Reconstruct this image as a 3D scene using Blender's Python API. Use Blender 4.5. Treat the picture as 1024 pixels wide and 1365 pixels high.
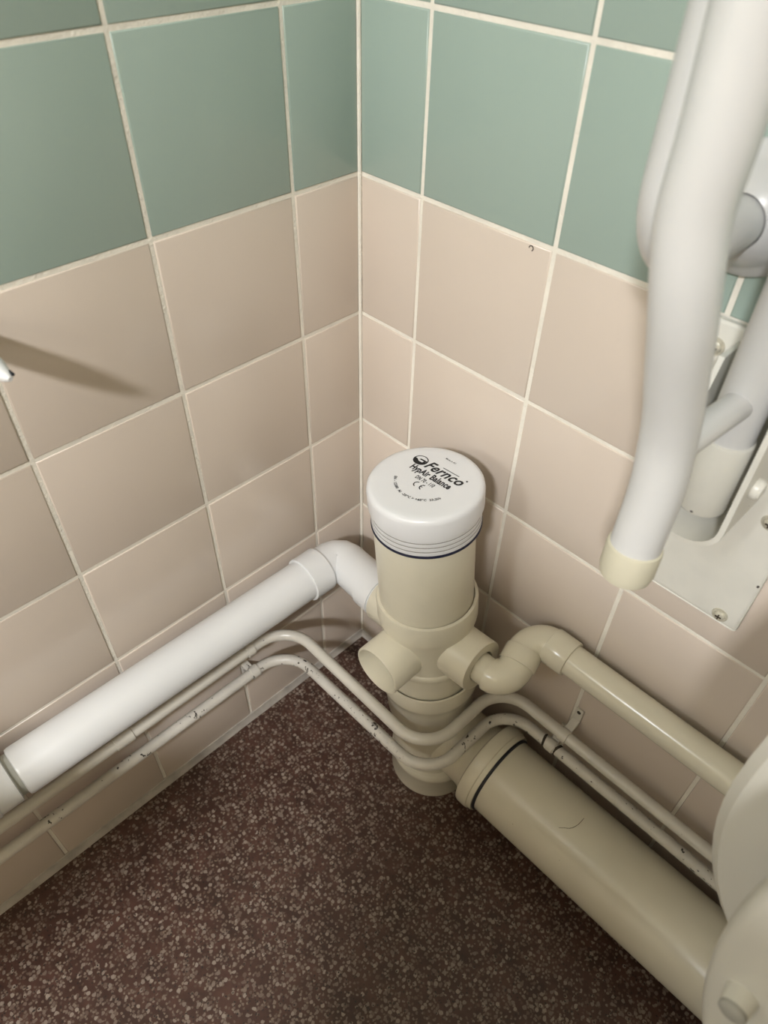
import bpy, bmesh, math, random
from mathutils import Vector, Matrix

random.seed(7)
S = bpy.context.scene
COL = S.collection
for o in list(bpy.data.objects):
    bpy.data.objects.remove(o)

# ------------------------------------------------------------------ camera
PITCH = 0.1524                       # tile pitch in metres
ZF = 0.75582                         # height of the green/pink joint above the foot of the tiling
FLOOR = -0.012
FPX = 957.7113
CAM = Vector((0.554654, -0.512980, 1.014581))
R_ = Vector((0.69809097, 0.71579408, 0.01754486))
D_ = Vector((0.50727658, -0.47714043, -0.71764022))
F_ = Vector((-0.50531126, 0.50987826, -0.696193))
cd = bpy.data.cameras.new('camera')
cam = bpy.data.objects.new('camera', cd)
COL.objects.link(cam)
cam.matrix_world = Matrix(((R_.x, -D_.x, -F_.x, CAM.x), (R_.y, -D_.y, -F_.y, CAM.y),
                           (R_.z, -D_.z, -F_.z, CAM.z), (0, 0, 0, 1)))
cd.sensor_fit = 'VERTICAL'
cd.sensor_height = 36.0
cd.lens = FPX / 1365 * 36.0
cd.clip_start = 0.01
cd.dof.use_dof = True
cd.dof.focus_distance = 0.80
cd.dof.aperture_fstop = 6.3
S.camera = cam

# ------------------------------------------------------------------ light
S.view_settings.view_transform = 'Standard'
S.view_settings.look = 'None'
S.view_settings.exposure = 0.0
S.view_settings.gamma = 1.0
S.view_settings.use_curve_mapping = False
w = bpy.data.worlds.new('world')
S.world = w
w.use_nodes = True
w.node_tree.nodes['Background'].inputs[0].default_value = (0.6, 0.7, 0.85, 1)
w.node_tree.nodes['Background'].inputs[1].default_value = 0.25


def area(name, loc, target, sx, sy, power, colour):
    l = bpy.data.lights.new(name, 'AREA')
    l.shape = 'RECTANGLE'
    l.size, l.size_y = sx, sy
    l.energy = power
    l.color = colour
    o = bpy.data.objects.new(name, l)
    COL.objects.link(o)
    o.location = loc
    o.rotation_euler = (Vector(target) - Vector(loc)).to_track_quat('-Z', 'Y').to_euler()
    return o


ROOM_X, ROOM_Y, ROOM_Z = 1.70, -2.55, 2.28
LAMP = (1.15, -2.00, ROOM_Z - 0.075)
WIN = (0.03, 0.33, 1.50, 2.06)       # window in the back wall: x0, x1, z0, z1
area('ceiling_light_source', LAMP, (LAMP[0], LAMP[1], 0), 0.20, 0.20, 81, (0.985, 0.99, 1.0))
area('daylight', ((WIN[0] + WIN[1]) / 2, ROOM_Y + 0.02, (WIN[2] + WIN[3]) / 2),
     ((WIN[0] + WIN[1]) / 2, 0, (WIN[2] + WIN[3]) / 2 - 1.0), WIN[1] - WIN[0] - .06, WIN[3] - WIN[2] - .06, 12.5, (0.90, 0.95, 1.0))


# ------------------------------------------------------------------ helpers
def on_plane(u, v, ax, val):
    d = R_ * ((u - 512) / FPX) + D_ * ((v - 682.5) / FPX) + F_
    return CAM + d * ((val - CAM[ax]) / d[ax])


def mat(name, col, rough=0.5, spec=0.5, bump=0.0, bscale=60, var=0.0, vscale=8, coat=0.0,
        spots=None, spot_scale=60, spot_at=0.7, spot_mask=4, metal=0.0, var_col=None):
    m = bpy.data.materials.new(name)
    m.use_nodes = True
    nt = m.node_tree
    n, l = nt.nodes, nt.links
    b = n['Principled BSDF']
    b.inputs['Base Color'].default_value = (*col, 1)
    b.inputs['Roughness'].default_value = rough
    b.inputs['Specular IOR Level'].default_value = spec
    b.inputs['Metallic'].default_value = metal
    b.inputs['Coat Weight'].default_value = coat
    b.inputs['Coat Roughness'].default_value = 0.12
    tc = n.new('ShaderNodeTexCoord')
    last = None
    if var > 0:
        t = n.new('ShaderNodeTexNoise')
        t.inputs['Scale'].default_value = vscale
        t.inputs['Detail'].default_value = 5
        l.new(tc.outputs['Object'], t.inputs['Vector'])
        r = n.new('ShaderNodeMapRange')
        r.inputs[1].default_value, r.inputs[2].default_value = 0.35, 0.7
        l.new(t.outputs['Fac'], r.inputs[0])
        mx = n.new('ShaderNodeMix')
        mx.data_type = 'RGBA'
        mx.inputs[6].default_value = (*col, 1)
        vc = var_col or tuple(c * (1 - var) for c in col)
        mx.inputs[7].default_value = (*vc, 1)
        l.new(r.outputs[0], mx.inputs[0])
        last = mx.outputs[2]
    if spots:
        t = n.new('ShaderNodeTexNoise')
        t.inputs['Scale'].default_value = spot_scale
        t.inputs['Detail'].default_value = 3
        l.new(tc.outputs['Object'], t.inputs['Vector'])
        t2 = n.new('ShaderNodeTexNoise')
        t2.inputs['Scale'].default_value = spot_mask
        l.new(tc.outputs['Object'], t2.inputs['Vector'])
        ad = n.new('ShaderNodeMath')
        ad.operation = 'MULTIPLY_ADD'
        ad.inputs[1].default_value = 0.5
        l.new(t2.outputs['Fac'], ad.inputs[0])
        l.new(t.outputs['Fac'], ad.inputs[2])
        r = n.new('ShaderNodeMapRange')
        r.inputs[1].default_value, r.inputs[2].default_value = spot_at + 0.25, spot_at + 0.275
        l.new(ad.outputs[0], r.inputs[0])
        mx = n.new('ShaderNodeMix')
        mx.data_type = 'RGBA'
        mx.inputs[6].default_value = (*col, 1)
        if last:
            l.new(last, mx.inputs[6])
        mx.inputs[7].default_value = (*spots, 1)
        l.new(r.outputs[0], mx.inputs[0])
        last = mx.outputs[2]
    if last:
        l.new(last, b.inputs['Base Color'])
    if bump > 0:
        t = n.new('ShaderNodeTexNoise')
        t.inputs['Scale'].default_value = bscale
        t.inputs['Detail'].default_value = 3
        l.new(tc.outputs['Object'], t.inputs['Vector'])
        bp = n.new('ShaderNodeBump')
        bp.inputs['Strength'].default_value = bump
        bp.inputs['Distance'].default_value = 0.002
        l.new(t.outputs['Fac'], bp.inputs['Height'])
        l.new(bp.outputs[0], b.inputs['Normal'])
    return m


def floor_mat():
    m = bpy.data.materials.new('flecked_vinyl')
    m.use_nodes = True
    nt = m.node_tree
    n, l = nt.nodes, nt.links
    b = n['Principled BSDF']
    tc = n.new('ShaderNodeTexCoord')
    base = n.new('ShaderNodeTexNoise')
    base.inputs['Scale'].default_value = 45
    base.inputs['Detail'].default_value = 4
    l.new(tc.outputs['Object'], base.inputs['Vector'])
    br = n.new('ShaderNodeValToRGB')
    br.color_ramp.elements[0].position = 0.35
    br.color_ramp.elements[0].color = (0.040, 0.017, 0.011, 1)
    br.color_ramp.elements[1].position = 0.7
    br.color_ramp.elements[1].color = (0.075, 0.033, 0.023, 1)
    l.new(base.outputs['Fac'], br.inputs[0])
    last = br.outputs[0]
    warp = n.new('ShaderNodeTexNoise')
    warp.inputs['Scale'].default_value = 220
    l.new(tc.outputs['Object'], warp.inputs['Vector'])
    for sc, keep, size, cols, off in ((250, 0.55, 0.42, ((0.075, 0.042, 0.030), (0.20, 0.155, 0.12)), 0.0),
                                      (165, 0.36, 0.42, ((0.10, 0.062, 0.046), (0.27, 0.22, 0.18)), 3.7),
                                      (330, 0.10, 0.36, ((0.015, 0.010, 0.008), (0.03, 0.02, 0.015)), 9.1)):
        mp = n.new('ShaderNodeMapping')
        mp.inputs['Location'].default_value = (off, off * 0.7, 0)
        l.new(tc.outputs['Object'], mp.inputs['Vector'])
        ad = n.new('ShaderNodeMix')
        ad.data_type = 'VECTOR'
        ad.inputs[0].default_value = 0.0035
        l.new(mp.outputs[0], ad.inputs[4])
        l.new(warp.outputs['Color'], ad.inputs[5])
        v = n.new('ShaderNodeTexVoronoi')
        v.voronoi_dimensions = '2D'
        v.inputs['Scale'].default_value = sc
        l.new(ad.outputs[1], v.inputs['Vector'])
        sep = n.new('ShaderNodeSeparateColor')
        l.new(v.outputs['Color'], sep.inputs[0])
        a = n.new('ShaderNodeMath')
        a.operation = 'LESS_THAN'
        a.inputs[1].default_value = keep
        l.new(sep.outputs[0], a.inputs[0])
        d = n.new('ShaderNodeMapRange')
        d.inputs[1].default_value, d.inputs[2].default_value = size, size - 0.08
        d.inputs[3].default_value, d.inputs[4].default_value = 0, 1
        l.new(v.outputs['Distance'], d.inputs[0])
        mu = n.new('ShaderNodeMath')
        mu.operation = 'MULTIPLY'
        l.new(a.outputs[0], mu.inputs[0])
        l.new(d.outputs[0], mu.inputs[1])
        fc = n.new('ShaderNodeMix')
        fc.data_type = 'RGBA'
        fc.inputs[6].default_value = (*cols[0], 1)
        fc.inputs[7].default_value = (*cols[1], 1)
        l.new(sep.outputs[1], fc.inputs[0])
        mx = n.new('ShaderNodeMix')
        mx.data_type = 'RGBA'
        l.new(mu.outputs[0], mx.inputs[0])
        l.new(last, mx.inputs[6])
        l.new(fc.outputs[2], mx.inputs[7])
        last = mx.outputs[2]
    l.new(last, b.inputs['Base Color'])
    b.inputs['Roughness'].default_value = 0.45
    bp = n.new('ShaderNodeBump')
    bp.inputs['Strength'].default_value = 0.25
    bp.inputs['Distance'].default_value = 0.001
    l.new(warp.outputs['Fac'], bp.inputs['Height'])
    l.new(bp.outputs[0], b.inputs['Normal'])
    return m


def smooth(bm, ang=40):
    for f in bm.faces:
        f.smooth = True
    lim = math.radians(ang)
    for e in bm.edges:
        if len(e.link_faces) == 2 and e.calc_face_angle(0) > lim:
            e.smooth = False


def make(name, bm, m, parent=None, sm=True, ang=40):
    bm.normal_update()
    if sm:
        smooth(bm, ang)
    me = bpy.data.meshes.new(name)
    bm.to_mesh(me)
    bm.free()
    me.materials.append(m)
    return link(name, me, parent)


def link(name, me, parent=None):
    o = bpy.data.objects.new(name, me)
    COL.objects.link(o)
    if parent:
        o.parent = parent
        # meshes are built in world coordinates
        o.matrix_parent_inverse = Matrix.Translation(parent.location).inverted() if parent.type == 'EMPTY' else Matrix()
    return o


def thing(name, loc, label, cat, group=None):
    o = bpy.data.objects.new(name, None)
    o.empty_display_size = 0.02
    COL.objects.link(o)
    o.location = loc
    return tag(o, label, cat, group)


def tag(o, label, cat, group=None):
    o['label'] = label
    o['category'] = cat
    if group:
        o['group'] = group
    return o


def struct(o, label=None):
    o['kind'] = 'structure'
    if label:
        o['label'] = label
    return o


def frame(axis):
    a = Vector(axis).normalized()
    t = Vector((0, 0, 1)) if abs(a.z) < 0.9 else Vector((1, 0, 0))
    x = (t - a * t.dot(a)).normalized()
    return a, x, a.cross(x)


def lathe(bm, org, axis, prof, n=48, cap0=True, cap1=True):
    """prof: list of (radius, height along axis)"""
    a, x, y = frame(axis)
    org = Vector(org)
    rings = []
    for r, h in prof:
        if r <= 1e-6:
            rings.append([bm.verts.new(org + a * h)])
        else:
            rings.append([bm.verts.new(org + a * h + (x * math.cos(2 * math.pi * i / n) + y * math.sin(2 * math.pi * i / n)) * r)
                          for i in range(n)])
    for p, q in zip(rings, rings[1:]):
        for i in range(n):
            j = (i + 1) % n
            if len(p) == 1 and len(q) == 1:
                continue
            if len(p) == 1:
                bm.faces.new((p[0], q[i], q[j]))
            elif len(q) == 1:
                bm.faces.new((p[i], q[0], p[j]))
            else:
                bm.faces.new((p[i], q[i], q[j], p[j]))
    if cap0 and len(rings[0]) > 1:
        bm.faces.new(rings[0])
    if cap1 and len(rings[-1]) > 1:
        bm.faces.new(rings[-1][::-1])
    bmesh.ops.recalc_face_normals(bm, faces=bm.faces)
    return bm


def fillet(pts, rad, seg=10):
    pts = [Vector(p) for p in pts]
    if not isinstance(rad, (list, tuple)):
        rad = [rad] * (len(pts) - 2)
    out = [pts[0]]
    for k in range(1, len(pts) - 1):
        p0, p, p1 = pts[k - 1], pts[k], pts[k + 1]
        a, b = (p0 - p).normalized(), (p1 - p).normalized()
        ang = a.angle(b)
        if ang > math.pi - 1e-3:
            out.append(p)
            continue
        t = rad[k - 1] / math.tan(ang / 2)
        t = min(t, (p0 - p).length * 0.98, (p1 - p).length * 0.98)
        r = t * math.tan(ang / 2)
        c = p + (a + b).normalized() * (r / math.sin(ang / 2))
        s, e = p + a * t - c, p + b * t - c
        tot = s.angle(e)
        ax = s.cross(e).normalized()
        for i in range(seg + 1):
            out.append(c + Matrix.Rotation(tot * i / seg, 3, ax) @ s)
    out.append(pts[-1])
    return out


def catmull(pts, sub=6):
    pts = [Vector(p) for p in pts]
    q = [pts[0] * 2 - pts[1]] + pts + [pts[-1] * 2 - pts[-2]]
    out = []
    for i in range(1, len(q) - 2):
        p0, p1, p2, p3 = q[i - 1:i + 3]
        for k in range(sub):
            t = k / sub
            out.append(0.5 * ((2 * p1) + (p2 - p0) * t + (2 * p0 - 5 * p1 + 4 * p2 - p3) * t * t + (3 * p1 - p0 - 3 * p2 + p3) * t ** 3))
    out.append(pts[-1])
    return out


def sweep(bm, path, rad, n=24, caps=True):
    path = [Vector(p) for p in path]
    m = len(path)
    if not isinstance(rad, (list, tuple)):
        rad = [rad] * m
    tan = []
    for i in range(m):
        a = path[max(i - 1, 0)]
        b = path[min(i + 1, m - 1)]
        if 0 < i < m - 1:
            tan.append(((path[i] - a).normalized() + (b - path[i]).normalized()).normalized())
        else:
            tan.append((b - a).normalized())
    _, x, _ = frame(tan[0])
    rings = []
    for i in range(m):
        x = (x - tan[i] * x.dot(tan[i])).normalized()
        y = tan[i].cross(x)
        # widen at mitred corners
        rings.append([bm.verts.new(path[i] + (x * math.cos(2 * math.pi * k / n) + y * math.sin(2 * math.pi * k / n)) * rad[i])
                      for k in range(n)])
    for p, q in zip(rings, rings[1:]):
        for i in range(n):
            j = (i + 1) % n
            bm.faces.new((p[i], q[i], q[j], p[j]))
    if caps:
        bm.faces.new(rings[0])
        bm.faces.new(rings[-1][::-1])
    bmesh.ops.recalc_face_normals(bm, faces=bm.faces)
    return bm


def box(bm, lo, hi, bev=0.0, seg=2):
    r = bmesh.ops.create_cube(bm, size=1)
    vs = r['verts']
    lo, hi = Vector(lo), Vector(hi)
    for v in vs:
        v.co = Vector((lo[i] + (v.co[i] + 0.5) * (hi[i] - lo[i]) for i in range(3)))
    if bev > 0:
        es = {e for v in vs for e in v.link_edges}
        bmesh.ops.bevel(bm, geom=list(es), offset=bev, segments=seg, profile=0.5, affect='EDGES')
    return bm


def prism(bm, outline, o, ux, uy, nrm, depth, bev=0.0, seg=2):
    """outline of (a,b) points in the plane o + a*ux + b*uy, extruded by depth along nrm"""
    o, ux, uy, nrm = Vector(o), Vector(ux), Vector(uy), Vector(nrm)
    lo = [bm.verts.new(o + ux * a + uy * b) for a, b in outline]
    hi = [bm.verts.new(o + ux * a + uy * b + nrm * depth) for a, b in outline]
    f0 = bm.faces.new(lo)
    f1 = bm.faces.new(hi[::-1])
    n = len(lo)
    for i in range(n):
        j = (i + 1) % n
        bm.faces.new((lo[i], hi[i], hi[j], lo[j]))
    bmesh.ops.recalc_face_normals(bm, faces=bm.faces)
    if bev > 0:
        es = list(f0.edges) + list(f1.edges)
        bmesh.ops.bevel(bm, geom=es, offset=bev, segments=seg, profile=0.5, affect='EDGES')
    return bm


def new():
    return bmesh.new()


# ------------------------------------------------------------------ materials
M_PINK = mat('pink_glaze', (0.63, 0.545, 0.468), 0.22, 0.45, bump=0.05, bscale=9, var=0.05, vscale=3)
M_GREEN = mat('green_glaze', (0.325, 0.41, 0.365), 0.25, 0.45, bump=0.05, bscale=9, var=0.05, vscale=3)
M_GROUT = mat('cream_grout', (0.82, 0.78, 0.69), 0.85, 0.2, bump=0.5, bscale=400, var=0.12, vscale=30)
M_SEAL = mat('sealant', (0.46, 0.425, 0.38), 0.5, 0.3, bump=0.2, bscale=120, var=0.3, vscale=40)
M_FLOOR = floor_mat()
M_PLASTER = mat('painted_plaster', (0.68, 0.66, 0.61), 0.7, 0.3, bump=0.2, bscale=150)
M_WALL2 = mat('muted_wall_paint', (0.42, 0.36, 0.25), 0.7, 0.3, bump=0.2, bscale=150)
M_WHITE = mat('white_plastic', (0.72, 0.73, 0.735), 0.35, 0.45, bump=0.03, bscale=30, var=0.04, vscale=10)
M_CAP = mat('cap_plastic', (0.72, 0.725, 0.735), 0.28, 0.5, var=0.02, vscale=20)
M_CREAM = mat('aged_cream_plastic', (0.73, 0.69, 0.56), 0.36, 0.45, bump=0.04, bscale=40, var=0.10, vscale=14, spots=(0.25, 0.18, 0.10), spot_scale=120, spot_at=0.79)
M_PVC = mat('painted_cream_pvc', (0.73, 0.69, 0.56), 0.18, 0.55, bump=0.06, bscale=50, var=0.08, vscale=12, spots=(0.16, 0.12, 0.08), spot_scale=160, spot_at=0.83)
M_SOIL = mat('painted_soil_pipe', (0.69, 0.65, 0.53), 0.23, 0.55, bump=0.05, bscale=35, var=0.12, vscale=9, spots=(0.2, 0.15, 0.1), spot_scale=170, spot_at=0.82)
M_TUBE = mat('painted_tube', (0.64, 0.61, 0.54), 0.3, 0.5, bump=0.2, bscale=90, var=0.10, vscale=18, spots=(0.10, 0.08, 0.06), spot_scale=150, spot_at=0.80)
M_TUBE2 = mat('chipped_painted_tube', (0.64, 0.61, 0.55), 0.38, 0.5, bump=0.5, bscale=110, var=0.14, vscale=24, spots=(0.035, 0.028, 0.022), spot_scale=170, spot_at=0.67, spot_mask=14)
M_ENAMEL = mat('white_enamel', (0.60, 0.60, 0.595), 0.30, 0.5, bump=0.04, bscale=25, var=0.03, vscale=12)
M_BRKT = mat('worn_white_enamel', (0.68, 0.665, 0.60), 0.35, 0.5, bump=0.1, bscale=60, var=0.10, vscale=20, spots=(0.06, 0.05, 0.045), spot_scale=90, spot_at=0.76)
M_IVORY = mat('ivory_rubber', (0.60, 0.565, 0.44), 0.45, 0.4, var=0.08, vscale=25)
M_SEAT = mat('seat_plastic', (0.62, 0.60, 0.53), 0.35, 0.5)
M_CERAMIC = mat('ceramic', (0.78, 0.77, 0.74), 0.12, 0.5)
M_RUBBER = mat('grey_rubber', (0.36, 0.35, 0.31), 0.6, 0.3)
M_DARK = mat('black_seal', (0.012, 0.013, 0.02), 0.5, 0.4)
M_BLUE = mat('dark_blue_seal', (0.010, 0.012, 0.035), 0.5, 0.4)
M_GROOVE_SHADE = mat('groove_shade', (0.30, 0.29, 0.27), 0.7, 0.2)
M_INK = mat('black_ink', (0.012, 0.012, 0.013), 0.5, 0.3)
M_SCREW = mat('painted_screw', (0.55, 0.52, 0.42), 0.4, 0.5, metal=0.2, var=0.3, vscale=300)
M_DIRT = mat('dirty_hole', (0.05, 0.04, 0.03), 0.8, 0.2)
M_GREYW = mat('worn_grey_plastic', (0.42, 0.42, 0.37), 0.5, 0.4, var=0.2, vscale=60)

# ------------------------------------------------------------------ room shell
GAP = 0.0042
THK = 0.006
rows = [-4.9595, -3.994, -2.996, -1.9994, -1.0068, 0.0, 0.9805, 1.985, 2.99, 3.995]
zr = [ZF + PITCH * r for r in rows]
cl = [0.0, 0.5579, 1.5607, 2.5712, 3.577, 4.58, 5.585, 6.59]
cr = [0.0, 0.5622, 1.5685, 2.5718, 3.575, 4.58, 5.585, 6.59]

floor = struct(make('floor', box(new(), (-0.05, ROOM_Y - 0.05, FLOOR - 0.05), (ROOM_X + 0.05, 0.05, FLOOR)), M_FLOOR, sm=False),
               'dark red-brown flecked vinyl floor')
# wall bodies carry the grout; the tiles stand proud of them
G0 = 0.0012                          # grout face lies this far behind the tile face
wl = struct(make('wall_left', box(new(), (-0.10, ROOM_Y, FLOOR), (-G0, 0.10, ROOM_Z)), M_GROUT, sm=False),
            'left wall of square pink tiles below green tiles')
wr = struct(make('wall_right', box(new(), (-G0, G0, FLOOR), (ROOM_X, 0.10, ROOM_Z)), M_GROUT, sm=False),
            'right wall of square pink tiles below green tiles')
wx = WIN
bmw = new()
for lo, hi in (((-0.1, FLOOR), (wx[0], ROOM_Z)), ((wx[1], FLOOR), (ROOM_X, ROOM_Z)),
               ((wx[0], FLOOR), (wx[1], wx[2])), ((wx[0], wx[3]), (wx[1], ROOM_Z))):
    box(bmw, (lo[0], ROOM_Y - 0.12, lo[1]), (hi[0], ROOM_Y, hi[1]))
struct(make('wall_back', bmw, M_WALL2, sm=False))
struct(make('wall_side', box(new(), (ROOM_X, ROOM_Y - 0.12, FLOOR), (ROOM_X + 0.1, 0.1, ROOM_Z)), M_WALL2, sm=False))
struct(make('ceiling', box(new(), (-0.1, ROOM_Y - 0.12, ROOM_Z), (ROOM_X + 0.1, 0.1, ROOM_Z + 0.1)), M_PLASTER, sm=False))

# unseen half-height screen behind the camera, added to shade the lower right
struct(make('shade_screen', box(new(), (0.665, -1.06, FLOOR), (ROOM_X, -1.00, 1.31), 0.004, 2), M_WALL2, sm=False), 'added half-height screen shading the lower right')

tile_cache = {}


def tile_mesh(w_, h_, m, key):
    k = (round(w_, 4), round(h_, 4), key)
    if k not in tile_cache:
        bm = new()
        e = 0.0016
        # front face towards +z of the local frame, rounded in two steps
        lv = [(0.0, -THK), (0.0, -0.0014), (0.0005, -0.0004), (e, 0.0)]
        rings = []
        for ins, z in lv:
            rings.append([bm.verts.new((sx * (w_ / 2 - ins), sy * (h_ / 2 - ins), z)) for sx, sy in ((-1, -1), (1, -1), (1, 1), (-1, 1))])
        for p, q in zip(rings, rings[1:]):
            for i in range(4):
                j = (i + 1) % 4
                bm.faces.new((p[i], p[j], q[j], q[i]))
        bm.faces.new(rings[-1])
        bm.normal_update()
        smooth(bm, 60)
        me = bpy.data.meshes.new('tile')
        bm.to_mesh(me)
        bm.free()
        me.materials.append(m)
        tile_cache[k] = me
    return tile_cache[k]


def lay(wall, cols, side, jit):
    for ci in range(len(cols) - 1):
        for ri in range(len(zr) - 1):
            a0, a1 = PITCH * cols[ci] + GAP / 2, PITCH * cols[ci + 1] - GAP / 2
            if ci == 0:
                a0 = 0.0024
            z0, z1 = zr[ri] + GAP / 2, zr[ri + 1] - GAP / 2
            if ri == 0:
                z0 = zr[0]
            green = ri >= 5
            me = tile_mesh(a1 - a0, z1 - z0, M_GREEN if green else M_PINK, green)
            o = bpy.data.objects.new('tile', me)
            COL.objects.link(o)
            o.parent = wall
            c, zc = (a0 + a1) / 2, (z0 + z1) / 2
            tilt = (jit.uniform(-.003, .003), jit.uniform(-.003, .003))
            if side == 'L':
                R = Matrix(((0, 0, 1), (1, 0, 0), (0, 1, 0))).to_4x4()
                o.matrix_local = Matrix.Translation((jit.uniform(-.0002, .0002), -c, zc)) @ R @ Matrix.Rotation(tilt[0], 4, 'X') @ Matrix.Rotation(tilt[1], 4, 'Y')
            else:
                R = Matrix(((1, 0, 0), (0, 0, -1), (0, 1, 0))).to_4x4()
                o.matrix_local = Matrix.Translation((c, jit.uniform(-.0002, .0002), zc)) @ R @ Matrix.Rotation(tilt[0], 4, 'X') @ Matrix.Rotation(tilt[1], 4, 'Y')


lay(wl, cl, 'L', random.Random(3))
lay(wr, cr, 'R', random.Random(5))


# sealant bead at the foot of both walls
def bead(name, p0, p1, nrm):
    bm = new()
    p0, p1, nrm = Vector(p0), Vector(p1), Vector(nrm)
    pr = [(0, 0.0132), (0.0024, 0.0128), (0.0032, 0.0095), (0.0040, 0.005), (0.0058, 0.0012), (0.0065, 0), (0, 0)]
    n = 60
    rj = random.Random(2)
    prev = None
    for i in range(n + 1):
        p = p0.lerp(p1, i / n)
        k = 1 + rj.uniform(-.08, .08)
        ring = [bm.verts.new(p + nrm * (a * k) + Vector((0, 0, b * k))) for a, b in pr]
        if prev:
            for q in range(len(pr)):
                r = (q + 1) % len(pr)
                bm.faces.new((prev[q], ring[q], ring[r], prev[r]))
        prev = ring
    bmesh.ops.recalc_face_normals(bm, faces=bm.faces)
    return struct(make(name, bm, M_SEAL), 'pale sealant bead where the tiles meet the floor')


bead('trim_1', (-G0, ROOM_Y + .01, FLOOR), (-G0, -0.0025, FLOOR), (1, 0, 0))
bead('trim_2', (0.0, G0, FLOOR), (ROOM_X - .01, G0, FLOOR), (0, -1, 0))
# thin corner bead
cb = new()
sweep(cb, [(0.0006, -0.0006, FLOOR + 0.012), (0.0006, -0.0006, zr[-1])], 0.0023, 8)
struct(make('trim_3', cb, M_GROUT), 'white sealant line running up the tiled corner')

# window in the back wall
bm = new()
x0, x1, z0, z1 = WIN
fy = ROOM_Y - 0.06
for lo, hi in (((x0, z0), (x1, z0 + .04)), ((x0, z1 - .04), (x1, z1)), ((x0, z0 + .04), (x0 + .04, z1 - .04)), ((x1 - .04, z0 + .04), (x1, z1 - .04))):
    box(bm, (lo[0], fy - .03, lo[1]), (hi[0], fy + .03, hi[1]), 0.003, 1)
win = struct(make('window_1', bm, M_WHITE))
gm = bpy.data.materials.new('frosted_daylight_pane')
gm.use_nodes = True
gb = gm.node_tree.nodes['Principled BSDF']
gb.inputs['Base Color'].default_value = (0.8, 0.85, 0.9, 1)
gb.inputs['Emission Color'].default_value = (0.8, 0.9, 1, 1)
gb.inputs['Emission Strength'].default_value = 1.2
gb.inputs['Roughness'].default_value = 0.4
make('pane', box(new(), (x0 + .035, fy - .006, z0 + .035), (x1 - .035, fy, z1 - .035)), gm, win, sm=False)
# ceiling lamp
lm = bpy.data.materials.new('lamp_glow')
lm.use_nodes = True
lb = lm.node_tree.nodes['Principled BSDF']
lb.inputs['Emission Color'].default_value = (1, 0.9, 0.75, 1)
lb.inputs['Emission Strength'].default_value = 4
lamp = thing('ceiling_lamp', (LAMP[0], LAMP[1], ROOM_Z), 'round white ceiling lamp with a glowing diffuser', 'lamp')
make('lamp_base', lathe(new(), (LAMP[0], LAMP[1], ROOM_Z), (0, 0, -1), [(0.15, 0), (0.15, 0.03), (0.14, 0.035)]), M_WHITE, lamp)
make('diffuser', lathe(new(), (LAMP[0], LAMP[1], ROOM_Z), (0, 0, -1), [(0.138, 0.0352), (0.134, 0.055), (0.10, 0.066), (0, 0.070)]), lm, lamp)

# ------------------------------------------------------------------ soil stack
SB = Vector((0.243, -0.083, FLOOR))
ST = Vector((0.205, -0.097, 0.470))
SE = (ST - SB).normalized()
CAPO = Vector((0.0012, 0.0008, 0))   # the cap sits a touch off the pipe centre
PIPO = Vector((-0.0006, -0.0004, 0))


def sp(s):
    return SB + SE * s


BX = (Vector((1, 0, 0)) - SE * SE.x).normalized()
BY = (Vector((0, -1, 0)) + SE * SE.y).normalized()

stack = thing('soil_stack', SB, 'cream plastic vertical soil stack with side branches standing in the tiled corner', 'pipe')
up = make('upper_pipe', lathe(new(), SB + PIPO, SE, [(0.055, 0.362), (0.055, 0.505)], 64), M_CREAM, stack)
body = make('branch_body', lathe(new(), SB, SE, [(0.0545, 0.24), (0.0575, 0.2405), (0.0578, 0.256), (0.0578, 0.277), (0.0595, 0.279), (0.0597, 0.284), (0.0585, 0.2865), (0.0566, 0.288),
                                                 (0.0560, 0.292), (0.0560, 0.338), (0.0592, 0.346), (0.0600, 0.352), (0.0600, 0.3765),
                                                 (0.0590, 0.379), (0.0558, 0.3798), (0.0552, 0.372)], 64), M_CREAM, stack)
BOSS_S = 0.3085
bo = sp(BOSS_S)


def boss(org, axis, r, L, inner, name, m=M_CREAM, depth=0.045, parent=None):
    pr = [(r, 0.02), (r, L - 0.0012), (r - 0.0008, L), (inner + 0.0004, L), (inner, L - 0.0008), (inner, L - depth), (0, L - depth - 0.004)]
    return make(name, lathe(new(), org, axis, pr, 48, cap0=False, cap1=False), m, parent or stack)


boss(bo + SE * 0.0035, BY, 0.0325, 0.088, 0.0298, 'open_branch')
boss(bo + SE * 0.005, BX, 0.0330, 0.0845, 0.0195, 'side_branch', depth=0.012)
boss(bo, -BX, 0.0325, 0.078, 0.0282, 'side_branch', depth=0.015)
# lower socket, tee and foot
make('socket', lathe(new(), SB, SE, [(0.0545, 0.150), (0.0575, 0.165), (0.0585, 0.200), (0.0600, 0.212), (0.0635, 0.218), (0.0645, 0.224),
                                     (0.0645, 0.240), (0.0632, 0.2450), (0.0610, 0.2455), (0.0595, 0.2430), (0.0585, 0.236)], 64), M_SOIL, stack)
make('tee_body', lathe(new(), SB, SE, [(0.0545, 0.045), (0.0545, 0.152)], 64), M_SOIL, stack)
make('foot_collar', lathe(new(), SB, Vector((0, 0, 1)), [(0.0595, 0.0), (0.0600, 0.004), (0.0595, 0.040), (0.0610, 0.044), (0.0610, 0.051), (0.0590, 0.0545), (0.0540, 0.056)], 64), M_SOIL, stack)
PY, PZ = -0.077, 0.090               # axis of the big horizontal pipe
br_o = Vector((sp(PZ - FLOOR).x, PY, PZ))
make('tee_branch', lathe(new(), br_o, (1, 0, 0), [(0.0480, 0.0), (0.0480, 0.078), (0.0495, 0.086), (0.0545, 0.0925)], 64, cap1=False), M_SOIL, stack)
CX = 0.330
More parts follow.
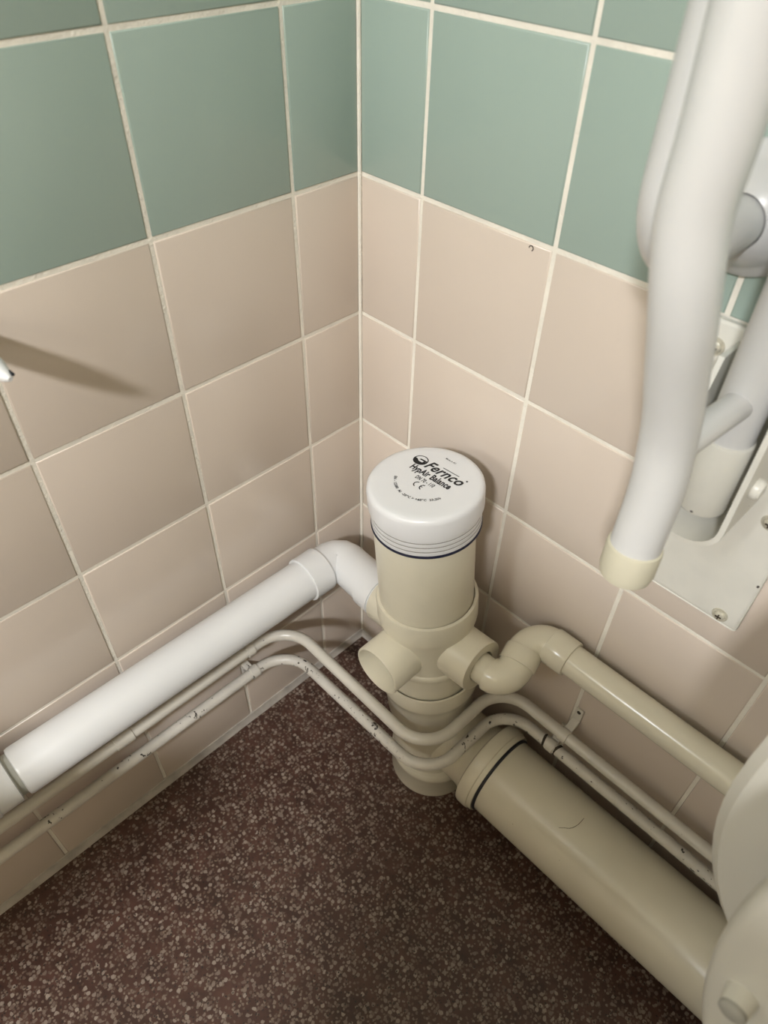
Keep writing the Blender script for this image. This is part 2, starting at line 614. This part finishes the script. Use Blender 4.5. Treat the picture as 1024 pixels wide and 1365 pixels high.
col_ = make('tee_socket', lathe(new(), (0, PY, PZ), (1, 0, 0), [(0.0545, CX - 0.004), (0.0612, CX - 0.001), (0.0624, CX + 0.002), (0.0624, CX + 0.013), (0.0618, CX + 0.016),
                                                        (0.0604, CX + 0.0170), (0.0600, CX + 0.022), (0.0595, CX + 0.023), (0.0565, CX + 0.023), (0.0565, CX + 0.012)], 72, cap0=False, cap1=False), M_SOIL, stack)

# air admittance valve cap
valve = thing('air_valve', sp(0.494) + CAPO, 'white round air valve cap with black print on top of the soil stack', 'valve')
CO = SB + CAPO
cap = make('cap', lathe(new(), CO, SE, [(0.0555, 0.515), (0.0585, 0.519), (0.0605, 0.5205), (0.0607, 0.523), (0.0607, 0.5395), (0.0600, 0.5430), (0.0580, 0.5455),
                                        (0.0550, 0.5465), (0.0500, 0.5468), (0.030, 0.5472), (0, 0.5474)], 96, cap0=False), M_CAP, valve)
pr = [(0.0552, 0.4965)]
h = 0.4968
for k in range(4):
    r0 = 0.0581
    pr += [(r0, h), (r0 + .0002, h + .0008), (r0 + .0002, h + .0044), (r0 - .0012, h + .0046), (r0 - .0012, h + .0057)]
    make('groove_shade_ring', lathe(new(), CO, SE, [(r0 - .0004, h + .0044), (r0, h + .0046), (r0, h + .0057), (r0 - .0004, h + .0059)], 96, cap0=False, cap1=False), M_GROOVE_SHADE, valve)  # dark-grey ring paints the shade lines between the ribs
    h += 0.0058
pr += [(0.0585, h), (0.0585, 0.5205)]
make('ribbed_skirt', lathe(new(), CO, SE, pr, 96, cap0=False, cap1=False), M_CAP, valve, ang=25)
make('seal_ring', lathe(new(), CO, SE, [(0.0550, 0.4932), (0.0584, 0.4932), (0.0592, 0.4948), (0.0586, 0.4966), (0.0550, 0.4968)], 96, cap0=False, cap1=False), M_BLUE, valve)

# print on the cap
TOP = 0.5473
CT = CO + SE * TOP
AX = (Vector((1, 0.0, 0)) - SE * Vector((1, 0.0, 0)).dot(SE)).normalized()
AY = SE.cross(AX)


def print_mesh(name, meshes):
    """meshes: list of (verts2d, faces) laid on the cap; thin ink film"""
    bm = new()
    for vs, fs in meshes:
        vv = []
        for x, y in vs:
            rr = math.hypot(x, y)
            h = -0.0001 if rr < 0.030 else -0.0001 - 0.0004 * (rr - 0.03) / 0.02
            vv.append(bm.verts.new(CT + AX * x + AY * y + SE * (h + 0.00035)))
        for f in fs:
            try:
                bm.faces.new([vv[i] for i in f])
            except ValueError:
                pass
    bm.normal_update()
    for f in bm.faces:
        if f.normal.dot(SE) < 0:
            f.normal_flip()
    return make(name, bm, M_INK, valve, sm=False)


def text2d(txt, shear=0.0, bold=0.0, space=1.0):
    c = bpy.data.curves.new('t', 'FONT')
    c.body = txt
    c.size = 1.0
    c.shear = shear
    c.offset = bold
    c.space_character = space
    c.resolution_u = 3
    o = bpy.data.objects.new('t', c)
    COL.objects.link(o)
    dg = bpy.context.evaluated_depsgraph_get()
    dg.update()
    me = bpy.data.meshes.new_from_object(o.evaluated_get(dg))
    vs = [(v.co.x, v.co.y) for v in me.vertices]
    fs = [tuple(p.vertices) for p in me.polygons]
    bpy.data.objects.remove(o)
    bpy.data.curves.remove(c)
    bpy.data.meshes.remove(me)
    return vs, fs


def place(tx, x, y, width, height=None, rot=0.0):
    vs, fs = tx
    xs = [v[0] for v in vs]
    ys = [v[1] for v in vs]
    k = width / (max(xs) - min(xs))
    ky = k if height is None else height / max(ys)
    c, s = math.cos(rot), math.sin(rot)
    out = []
    for a, b in vs:
        a, b = (a - min(xs)) * k, b * ky
        out.append((x + a * c - b * s, y + a * s + b * c))
    return out, fs


# large italic maker's name with the bar over the letters
print_mesh('maker_name', [place(text2d('Fernco', 0.32, 0.024, 1.04), -0.0168, 0.0150, 0.0490, 0.0122)])
print_mesh('name_bar', [([(0.0, 0.0262), (0.0215, 0.0262), (0.0219, 0.0270), (0.0002, 0.0270)], [(0, 1, 2, 3)]),
                        ([(0.0325 + .0011 * math.cos(t * math.pi / 5), 0.0262 + .0011 * math.sin(t * math.pi / 5)) for t in range(10)], [tuple(range(10))])])
print_mesh('model_name', [place(text2d('HypAir Balance', 0.0, 0.035, 1.04), -0.0268, 0.0042, 0.0535, 0.0085)])
print_mesh('size_text', [place(text2d('DN 70 - 110', 0.0, 0.03, 1.1), -0.0112, -0.0040, 0.0245, 0.0052)])


def ringseg(cx, cy, r0, r1, a0, a1, n=16, sy=1.0):
    vs, fs = [], []
    for i in range(n + 1):
        a = math.radians(a0 + (a1 - a0) * i / n)
        vs += [(cx + r0 * math.cos(a), cy + sy * r0 * math.sin(a)), (cx + r1 * math.cos(a), cy + sy * r1 * math.sin(a))]
    for i in range(n):
        fs.append((2 * i, 2 * i + 1, 2 * i + 3, 2 * i + 2))
    return vs, fs


cy_ = -0.0102
print_mesh('conformity_mark', [ringseg(-0.0018, cy_, 0.0030, 0.0042, 95, 265), ringseg(0.0062, cy_, 0.0030, 0.0042, 95, 265),
                               ([(0.0024, cy_ - .0005), (0.0056, cy_ - .0005), (0.0056, cy_ + .0005), (0.0024, cy_ + .0005)], [(0, 1, 2, 3)])])
print_mesh('origin_text', [place(text2d('Made in EU', 0.0, 0.012), -0.0085, 0.0395, 0.0135, 0.0021)])
# logo: ring, dark lower half with a light swoosh
lx, ly, lr = -0.0262, 0.0208, 0.0076
disc = []
for i in range(25):
    a = math.radians(180 + 180 * i / 24)
    disc.append((lx + 1.15 * lr * math.cos(a), ly + lr * math.sin(a)))
lower = disc + [(lx + 0.55 * lr, ly + 0.05 * lr), (lx + 0.50 * lr, ly - 0.28 * lr), (lx - 0.15 * lr, ly - 0.30 * lr), (lx - 0.5 * lr, ly - 0.05 * lr), (lx - 0.8 * lr, ly + 0.05 * lr)]
vs, fs = ringseg(lx, ly, lr * 0.86, lr, 0, 360, 32)
vs = [(lx + (a - lx) * 1.15, b) for a, b in vs]
bar = ([(lx - 0.15 * lr, ly + 0.30 * lr), (lx + 0.95 * lr, ly + 0.30 * lr), (lx + 1.0 * lr, ly + 0.05 * lr), (lx - 0.35 * lr, ly + 0.05 * lr)], [(0, 1, 2, 3)])
print_mesh('maker_logo', [(vs, fs), (lower, [tuple(range(len(lower)))]), bar])
# curved line of small print
curved = []
txt = 'EN - 12380  AI  -20°C > +60°C  23,2l/s'
ra = 0.0335
a0, a1 = math.radians(212), math.radians(338)
vs, fs = text2d(txt, 0.0, 0.03, 1.08)
xs = [v[0] for v in vs]
k = ra * (a1 - a0) / max(xs)
pv = []
for a, b in vs:
    th = a0 + a * k / ra
    r = ra - b * k * 1.0
    pv.append((r * math.cos(th), 0.002 + r * math.sin(th)))
print_mesh('rating_text', [(pv, fs)])

# ------------------------------------------------------------------ big soil pipe along the right wall
soil = thing('soil_pipe', (0.34, PY, PZ), 'wide cream soil drain pipe lying along the foot of the right wall', 'pipe')
make('pipe', lathe(new(), (0, PY, PZ), (1, 0, 0), [(0.0530, CX + 0.008), (0.0548, CX + 0.012), (0.0548, ROOM_X - 0.001)], 72), M_SOIL, soil)
make('gasket', lathe(new(), (0, PY, PZ), (1, 0, 0), [(0.0548, CX + 0.0205), (0.0574, CX + 0.0205), (0.0572, CX + 0.0255), (0.0548, CX + 0.0265)], 72, cap0=False, cap1=False), M_DARK, soil)

# ------------------------------------------------------------------ right waste pipe with swan-neck
WY, WZ, WR = -0.0268, 0.333, 0.0186
b_end = bo + SE * 0.003 + BX * 0.0845
c1 = bo + SE * 0.002 + BX * 0.122
c1 = Vector((0.338, c1.y + 0.002, c1.z))
c2 = Vector((0.325, WY, WZ))
wst = thing('waste_pipe', b_end, 'cream waste pipe with swan-neck bends running along the right wall', 'pipe')
make('pipe', sweep(new(), [(0.352, WY, WZ), (ROOM_X - 0.001, WY, WZ)], WR, 32), M_PVC, wst)
make('stub', sweep(new(), [b_end - BX * 0.012, b_end + BX * 0.020], 0.0180, 32), M_PVC, wst)
er = 0.0206
mid = (c1 + c2) / 2
d12 = (c2 - c1).normalized()
make('elbow', sweep(new(), fillet([b_end + BX * 0.013, c1, mid], 0.0235, 14), er, 32), M_PVC, wst)
make('elbow', sweep(new(), fillet([mid - d12 * 0.002, c2, (0.353, WY, WZ)], 0.0235, 14), er, 32), M_PVC, wst)
make('collar', lathe(new(), mid, d12, [(er, -0.010), (0.0220, -0.0095), (0.0222, 0.0), (0.0222, 0.009), (0.0216, 0.0100), (er - .001, 0.0102)], 40), M_PVC, wst)
make('collar', lathe(new(), (0, WY, WZ), (1, 0, 0), [(er, 0.348), (0.0220, 0.3485), (0.0222, 0.350), (0.0222, 0.3755), (0.0216, 0.377), (WR - 0.001, 0.3775)], 40), M_PVC, wst)

# ------------------------------------------------------------------ left waste pipe
LX, LZ, LR = 0.045, 0.2845, 0.0280
lend = bo - BX * 0.078
c3 = Vector((LX, lend.y + 0.008, LZ - 0.001))
lw = thing('waste_pipe', (LX, -0.3, LZ), 'thick white waste pipe sloping along the left wall to the stack', 'pipe')
YE = -0.535


def lp(y):
    t = (y - c3.y) / (-1.0)
    return Vector((LX, y, LZ + 0.010 * t))


make('pipe', sweep(new(), [lp(c3.y - 0.055), lp(YE + 0.004), lp(YE + 0.001), lp(YE)], [LR, LR, LR - 0.001, LR - 0.0045], 40), M_WHITE, lw)
make('pipe_neck', sweep(new(), [lp(YE + 0.005), lp(YE - 0.03)], LR - 0.0040, 40), M_GREYW, lw)
make('coupling', sweep(new(), [lp(YE - 0.006), lp(YE - 0.007), lp(YE - 0.030), lp(YE - 0.0305)], [LR - 0.004, LR + 0.0005, LR + 0.0005, LR - 0.002], 40), M_WHITE, lw)
make('coupling', sweep(new(), [lp(YE - 0.0295), lp(YE - 0.0302), lp(YE - 0.12), lp(YE - 0.1202)], [LR - 0.001, LR + 0.0018, LR + 0.0018, LR - 0.002], 40), M_WHITE, lw)
make('pipe', sweep(new(), [lp(YE - 0.11), lp(-1.15)], LR - 0.001, 40), M_WHITE, lw)
ec = LR + 0.0008
corner_a = c3 + Vector((0, -0.030, 0))
corner_b = c3 + (lend - c3).normalized() * 0.030
make('elbow', sweep(new(), fillet([lp(c3.y - 0.062), c3, lend + BX * 0.006], 0.016, 3), ec, 40), M_WHITE, lw, ang=20)
make('collar', sweep(new(), [lp(c3.y - 0.064), lp(c3.y - 0.0635), lp(c3.y - 0.033), lp(c3.y - 0.0325)], [LR - 0.001, LR + 0.0030, LR + 0.0030, LR], 40), M_WHITE, lw)
lv = (lend - c3).normalized()
make('collar', sweep(new(), [lend - lv * 0.028, lend - lv * 0.0275, lend - lv * 0.002], [LR, LR + 0.0026, LR + 0.0026], 40), M_WHITE, lw)

# ------------------------------------------------------------------ two small heating tubes
TR = 0.0077


def tube_run(name, label, x, z, yb, xb, yr, zmid, m, far=1.62):
    t = thing(name, (x, -0.4, z), label, 'pipe')
    pts = [(x, -1.2, z), (x, yb, z), (xb, yb - 0.003, zmid), (xb + 0.001, yr, zmid), (far, yr, z - 0.004)]
    make('tube', sweep(new(), fillet(pts, [0.050, 0.048, 0.046], 12), TR, 20), m, t)
    return t


tb = tube_run('heating_tube', 'upper thin white heating tube bending round the foot of the soil stack', 0.0245, 0.1910, -0.1665, 0.2965, -0.0250, 0.1900, M_TUBE)
ta = tube_run('heating_tube', 'lower thin heating tube with flaking paint bending round the soil stack', 0.0260, 0.1395, -0.1735, 0.3100, -0.0270, 0.1540, M_TUBE2)
# solder coupling on the upper tube
make('coupling', sweep(new(), [(0.0245, -0.437, 0.191), (0.0245, -0.4365, 0.191), (0.0245, -0.413, 0.191), (0.0245, -0.4125, 0.191)], [TR, TR + .0013, TR + .0013, TR], 20), M_TUBE, tb)


# pipe clips
def clip(label, p, axis, wall_n, tab, m=M_TUBE, long=0.020, grp=None):
    """saddle band round the tube plus a drilled tab on the wall"""
    p, axis, wall_n = Vector(p), Vector(axis), Vector(wall_n)
    t = thing('pipe_clip', p, label, 'clip', grp)
    make('band', sweep(new(), [p - axis * 0.0058, p - axis * 0.0055, p + axis * 0.0055, p + axis * 0.0058], [TR, TR + 0.0016, TR + 0.0016, TR], 24), m, t)
    side = axis.cross(wall_n).normalized() * tab
    # strap from the tube to the wall and up along it
    dist = (p.x if abs(wall_n.x) > .5 else -p.y)
    o = p - axis * 0.0055
    w2 = [(0.006, -0.0035), (0.011, -dist + 0.0026), (long + 0.008, -dist + 0.0026), (long + 0.008, -dist + 0.0006), (0.004, -dist + 0.0006), (0.004, -0.006)]
    make('tab', prism(new(), w2, o, side, wall_n, axis, 0.011, 0.0006, 1), m, t)
    sc = p + side * (long + 0.0015) + wall_n * (-dist + 0.0026)
    make('screw', lathe(new(), sc, wall_n, [(0.0026, -0.0005), (0.0026, 0.0006), (0.0018, 0.0012), (0, 0.0013)], 12, cap0=False), M_DIRT, t)
    return t


clip('small saddle clip on the upper tube beside the left wall', (0.0245, -0.2335, 0.1910), (0, 1, 0), (1, 0, 0), -1)
clip('small chipped saddle clip on the lower tube beside the left wall', (0.0260, -0.2330, 0.1395), (0, 1, 0), (1, 0, 0), 1, M_TUBE2, 0.016)
clip('saddle clip with upright drilled tab holding the upper tube on the right wall', (0.3990, -0.0250, 0.1898), (1, 0, 0), (0, -1, 0), -1, M_TUBE, 0.026)
lc = clip('cracked paint-clogged clip on the lower tube by the right wall', (0.3890, -0.0270, 0.1530), (1, 0, 0), (0, -1, 0), -1, M_TUBE2, 0.012)
for dx, a in ((-0.0105, 0.25), (0.0100, -0.35)):
    pc = Vector((0.3890 + dx, -0.0270, 0.1530))
    make('paint_crack', lathe(new(), pc, (1, a, 0.1), [(TR - 0.001, -0.0022), (TR + 0.0005, -0.0018), (TR + 0.0005, 0.0014), (TR - 0.001, 0.0020)], 16), M_DIRT, lc)

# ------------------------------------------------------------------ folding support rail on its wall plate
RXc = 0.440
rail = thing('folding_rail', (RXc, 0, 0.62), 'white fold-up support rail hinged on a wall plate, ivory cap at its end', 'support rail')
plate = make('wall_plate', box(new(), (0.376, -0.0048, 0.487), (0.503, -0.0004, 0.757), 0.004, 3), M_BRKT, rail)
for k, (x, z) in enumerate(((0.485, 0.497), (0.394, 0.497), (0.485, 0.615), (0.394, 0.735), (0.485, 0.735))):
    sc = make('screw', lathe(new(), (x, -0.0046, z), (0, -1, 0), [(0.0075, 0), (0.0072, 0.0010), (0.0052, 0.0011), (0.0050, 0.0024), (0.0036, 0.0034), (0, 0.0037)], 24, cap0=False), M_SCREW, plate)
    b2 = new()
    box(b2, (x - 0.0028, -0.0092, z - 0.0005), (x + 0.0028, -0.0079, z + 0.0005))
    box(b2, (x - 0.0005, -0.0091, z - 0.0028), (x + 0.0005, -0.0079, z + 0.0028))
    make('screw_slot', b2, M_DIRT, plate, sm=False)
# U-shaped strap standing off the plate
HW, TH = 0.0265, 0.0042
UB = 0.612


def uline(off):
    r = HW + off
    pts = [(RXc - 0.001 - r, 0.746), (RXc - 0.001 - r, UB + 0.022)]
    for i in range(1, 12):
        a = math.pi + math.pi * i / 12
        pts.append((RXc - 0.001 + r * math.cos(a), UB + 0.022 + (0.022 + off) * math.sin(a)))
    pts += [(RXc - 0.001 + r, UB + 0.022), (RXc - 0.001 + r, 0.775)]
    return pts


ub = new()
outer, inner = uline(TH), uline(0.0)
Y0, Y1 = -0.0046, -0.068
vo0 = [ub.verts.new((x, Y0, z)) for x, z in outer]
vo1 = [ub.verts.new((x, -0.034 if i == 0 else Y1, z)) for i, (x, z) in enumerate(outer)]
vi0 = [ub.verts.new((x, Y0, z)) for x, z in inner]
vi1 = [ub.verts.new((x, -0.034 if i == 0 else Y1, z)) for i, (x, z) in enumerate(inner)]
for i in range(len(outer) - 1):
    ub.faces.new((vo0[i], vo0[i + 1], vo1[i + 1], vo1[i]))
    ub.faces.new((vi0[i], vi1[i], vi1[i + 1], vi0[i + 1]))
    ub.faces.new((vo1[i], vo1[i + 1], vi1[i + 1], vi1[i]))
    ub.faces.new((vo0[i], vi0[i], vi0[i + 1], vo0[i + 1]))
for i in (0, len(outer) - 1):
    ub.faces.new((vo0[i], vo1[i], vi1[i], vi0[i]))
bmesh.ops.recalc_face_normals(ub, faces=ub.faces)
make('strap_bracket', ub, M_BRKT, rail)
# hinge post in the strap: sleeve below, tube above
PYc = -0.048
post = make('hinge_post', sweep(new(), [(RXc, PYc, 0.690), (RXc, PYc, 1.42)], 0.0172, 32), M_ENAMEL, rail)
make('sleeve', lathe(new(), (RXc + .001, PYc - .001, 0), (0, 0, 1), [(0.0150, 0.636), (0.0176, 0.6365), (0.0186, 0.639), (0.0186, 0.699), (0.0180, 0.7005), (0.0165, 0.701)], 32, cap0=True), M_BRKT, rail)
make('pivot_bolt', lathe(new(), (RXc - 0.001 + HW + TH, -0.045, 0.668), (1, 0, 0), [(0.0085, 0), (0.0085, 0.004), (0.0065, 0.0065), (0, 0.007)], 24, cap0=False), M_BRKT, rail)
rung = make('rung', sweep(new(), [(RXc, PYc - 0.012, 0.733), (RXc - 0.006, -0.140, 0.733)], 0.0105, 24), M_ENAMEL, rail)
# outer tube
ot = [(0.4365, -0.146, 0.649), (0.4345, -0.1400, 0.700), (0.4305, -0.1385, 0.735), (0.4285, -0.1430, 0.762), (0.4265, -0.1520, 0.790),
      (0.4248, -0.1640, 0.825), (0.4210, -0.1710, 0.855), (0.4165, -0.1735, 0.885), (0.4165, -0.1740, 0.920), (0.4140, -0.172, 0.965), (0.4095, -0.170, 1.05), (0.4050, -0.165, 1.30)]
make('outer_tube', sweep(new(), catmull(ot, 6), 0.0176, 40), M_ENAMEL, rail)
d0 = (Vector(ot[0]) - Vector(ot[1])).normalized()
make('end_cap', lathe(new(), Vector(ot[0]) - d0 * 0.006, d0, [(0.0170, -0.001), (0.0190, 0.0), (0.0194, 0.002), (0.0194, 0.021), (0.0180, 0.0265), (0.0130, 0.029), (0, 0.0295)], 40, cap0=False), M_IVORY, rail)

# ------------------------------------------------------------------ fixed grab rail
gx, gz = 0.386, 0.832
grab = thing('grab_rail', (gx, 0, gz), 'smooth white grab rail bent into a round wall flange', 'grab rail')
make('tube', sweep(new(), fillet([(gx, -0.004, gz), (gx, -0.134, gz - 0.002), (gx + 0.001, -0.134, 1.42)], 0.052, 12), 0.0172, 36), M_ENAMEL, grab)
make('flange', lathe(new(), (gx, -0.0002, gz), (0, -1, 0), [(0.0435, 0), (0.0435, 0.003), (0.0420, 0.0055), (0.0370, 0.008), (0.0330, 0.014), (0.0270, 0.022), (0.0205, 0.0275), (0.0180, 0.029)], 48, cap0=False, cap1=False), M_ENAMEL, grab)

# ------------------------------------------------------------------ toilet with lid and seat up
TXc = 0.765
toilet = thing('toilet', (TXc, -0.35, FLOOR), 'white toilet with raised lid and raised seat beside the right wall', 'toilet')


def oval(cx, cz, w_, z0, z1, n=72, sq=2.3):
    """outline in x,z: hinge end z0 (flatter), front end z1"""
    out = []
    for i in range(n):
        a = 2 * math.pi * i / n
        c, s = math.cos(a), math.sin(a)
        rx = w_ * (abs(c) ** (2 / sq)) * (1 if c >= 0 else -1)
        h = (z1 - cz) if s >= 0 else (cz - z0)
        rz = h * (abs(s) ** (2 / sq)) * (1 if s >= 0 else -1)
        out.append((cx + rx, rz))
    return out


def plate_up(name, yb, depth, cz, w_, z0, z1, lean, m, hole=None, bev=0.008, sq=2.3, seg=4, ang=50):
    bm = new()
    ol = [(a, max(b, 0.384 - cz)) for a, b in oval(0, cz, w_, z0, z1, sq=sq)]
    up_ = Vector((0, math.sin(lean), math.cos(lean)))
    nr = Vector((0, -math.cos(lean), math.sin(lean)))
    o = Vector((TXc, yb, cz))
    if hole:
        inn = oval(0, cz + hole[3], w_ * hole[0], z0 * 0 + cz + hole[3] - hole[1], cz + hole[3] + hole[2])
        inn = [(a, b + hole[3]) for a, b in inn]
        n = len(ol)
        lo = [bm.verts.new(o + Vector((1, 0, 0)) * a + up_ * b) for a, b in ol]
        hi = [bm.verts.new(o + Vector((1, 0, 0)) * a + up_ * b + nr * depth) for a, b in ol]
        li = [bm.verts.new(o + Vector((1, 0, 0)) * a + up_ * b) for a, b in inn]
        hi2 = [bm.verts.new(o + Vector((1, 0, 0)) * a + up_ * b + nr * depth) for a, b in inn]
        for i in range(n):
            j = (i + 1) % n
            bm.faces.new((lo[i], lo[j], hi[j], hi[i]))
            bm.faces.new((li[i], hi2[i], hi2[j], li[j]))
            bm.faces.new((hi[i], hi[j], hi2[j], hi2[i]))
            bm.faces.new((lo[i], li[i], li[j], lo[j]))
        bmesh.ops.recalc_face_normals(bm, faces=bm.faces)
        es = [e for e in bm.edges if e.calc_face_angle(0) > 1.0]
        bmesh.ops.bevel(bm, geom=es, offset=bev, segments=4, profile=0.5, affect='EDGES')
    else:
        prism(bm, ol, o, (1, 0, 0), up_, nr, depth, bev, seg)
    return make(name, bm, m, toilet, ang=ang), o, up_, nr


lid, *_ = plate_up('lid', -0.185, 0.020, 0.60, 0.200, 0.375, 0.835, 0.05, M_SEAT, bev=0.007, seg=1, ang=30)
seat, so, su, sn = plate_up('seat', -0.268, 0.022, 0.62, 0.165, 0.345, 0.800, 0.02, M_SEAT, hole=(0.55, 0.14, 0.13, 0.0), sq=2.0)
for sx in (-1, 1):
    for bz in (0.54, 0.70):
        bp = so + Vector((sx * 0.136, 0, 0)) + su * (bz - 0.62) + sn * 0.021
        bu = make('buffer_block', lathe(new(), bp, sn, [(0.0095, 0), (0.0085, 0.008), (0.0080, 0.011)], 20), M_SEAT, seat)
        make('buffer_tip', lathe(new(), bp, sn, [(0.0078, 0.0105), (0.0078, 0.0135), (0.006, 0.015), (0, 0.0155)], 20), M_RUBBER, seat)
# bowl and foot
bw = new()
lev = [(FLOOR, 0.095, 0.18, -0.36), (0.05, 0.09, 0.17, -0.36), (0.18, 0.09, 0.18, -0.37), (0.28, 0.115, 0.21, -0.39), (0.345, 0.135, 0.235, -0.41), (0.368, 0.140, 0.240, -0.415), (0.375, 0.136, 0.236, -0.415)]
BXc = TXc + 0.03
rings = []
for z, rx, ry, cyy in lev:
    rings.append([bw.verts.new((BXc + rx * math.cos(2 * math.pi * i / 48), cyy + ry * math.sin(2 * math.pi * i / 48), z)) for i in range(48)])
for z, rx, ry in ((0.375, 0.105, 0.18), (0.33, 0.095, 0.165), (0.24, 0.05, 0.08)):
    rings.append([bw.verts.new((BXc + rx * math.cos(2 * math.pi * i / 48), -0.42 + ry * math.sin(2 * math.pi * i / 48), z)) for i in range(48)])
for p, q in zip(rings, rings[1:]):
    for i in range(48):
        j = (i + 1) % 48
        bw.faces.new((p[i], p[j], q[j], q[i]))
bw.faces.new(rings[0][::-1])
bw.faces.new(rings[-1])
bmesh.ops.recalc_face_normals(bw, faces=bw.faces)
make('bowl', bw, M_CERAMIC, toilet)

# ------------------------------------------------------------------ small marks
hp = []
for x, y in ((0.457, -0.101), (0.462, -0.097), (0.468, -0.092), (0.4715, -0.083), (0.472, -0.072)):
    hp.append((x, y, PZ + math.sqrt(0.0548 ** 2 - (y - PY) ** 2) + 0.0004))
tag(make('hair', sweep(new(), catmull(hp, 4), 0.00022, 6), M_DIRT), 'dark curved hair lying on the wide soil drain pipe', 'hair')
ch = new()
sweep(ch, [(0.2165 + 0.0022 * math.cos(a), -0.0003, 0.7500 + 0.0022 * math.sin(a)) for a in [math.radians(t) for t in range(-60, 200, 20)]], 0.0005, 6)
make('tile_chip', ch, M_DIRT, wr)

# ------------------------------------------------------------------ wash basin further along the left wall
basin = thing('wash_basin', (0.0, -1.28, 0.66), 'white wash basin fixed to the left wall beyond the pipes', 'basin')


def rrect(x0, x1, y0, y1, r, n=6):
    out = []
    for cx, cy, a0 in ((x1 - r, y1 - r, 0), (x0 + r, y1 - r, 90), (x0 + r, y0 + r, 180), (x1 - r, y0 + r, 270)):
        for i in range(n + 1):
            a = math.radians(a0 + 90 * i / n)
            out.append((cx + r * math.cos(a), cy + r * math.sin(a)))
    return out


bb = new()
lv_ = [((0.02, 0.26, -1.40, -1.10, 0.06), 0.640), ((0.006, 0.40, -1.50, -1.00, 0.09), 0.70), ((0.0015, 0.455, -1.54, -0.915, 0.05), 0.785), ((0.0015, 0.455, -1.54, -0.915, 0.05), 0.800),
       ((0.08, 0.44, -1.50, -0.955, 0.06), 0.800), ((0.10, 0.40, -1.47, -1.09, 0.09), 0.76), ((0.16, 0.30, -1.36, -1.20, 0.06), 0.68)]
rg = [[bb.verts.new((x, y, z)) for x, y in rrect(*a)] for a, z in lv_]
for p, q in zip(rg, rg[1:]):
    for i in range(len(p)):
        j = (i + 1) % len(p)
        bb.faces.new((p[i], p[j], q[j], q[i]))
bb.faces.new(rg[0][::-1])
bb.faces.new(rg[-1])
bmesh.ops.recalc_face_normals(bb, faces=bb.faces)
make('bowl', bb, M_CERAMIC, basin)
make('tap', sweep(new(), fillet([(0.05, -1.28, 0.799), (0.05, -1.28, 0.90), (0.17, -1.28, 0.885)], 0.03, 8), 0.011, 20), M_GREYW, basin)

# ------------------------------------------------------------------ small white arm with black tip at the left wall
tip = Vector((0.084, -0.4025, 0.7345))
dr = Vector((1.0, 0.16, -0.10)).normalized()
base = Vector((-0.001, 0, 0)) + tip - dr * (tip.x / dr.x)
arm = thing('wall_hook', base, 'small white pointed wall hook with a black tip', 'hook')
L = (tip - base).length
make('hook_arm', lathe(new(), base, dr, [(0.0098, 0.0), (0.0098, L - 0.034), (0.0080, L - 0.018), (0.0042, L - 0.004), (0.0018, L)], 24), M_WHITE, arm)
make('hook_tip', lathe(new(), tip - dr * 0.0055 + Vector((0, 0.0030, 0.0020)), dr, [(0.0, -0.001), (0.0014, 0.0), (0.0012, 0.005), (0, 0.006)], 12), M_DARK, arm)
make('hook_base', lathe(new(), base, (1, 0, 0), [(0.016, 0.0005), (0.016, 0.004), (0.013, 0.006), (0.008, 0.0065)], 32), M_WHITE, arm)
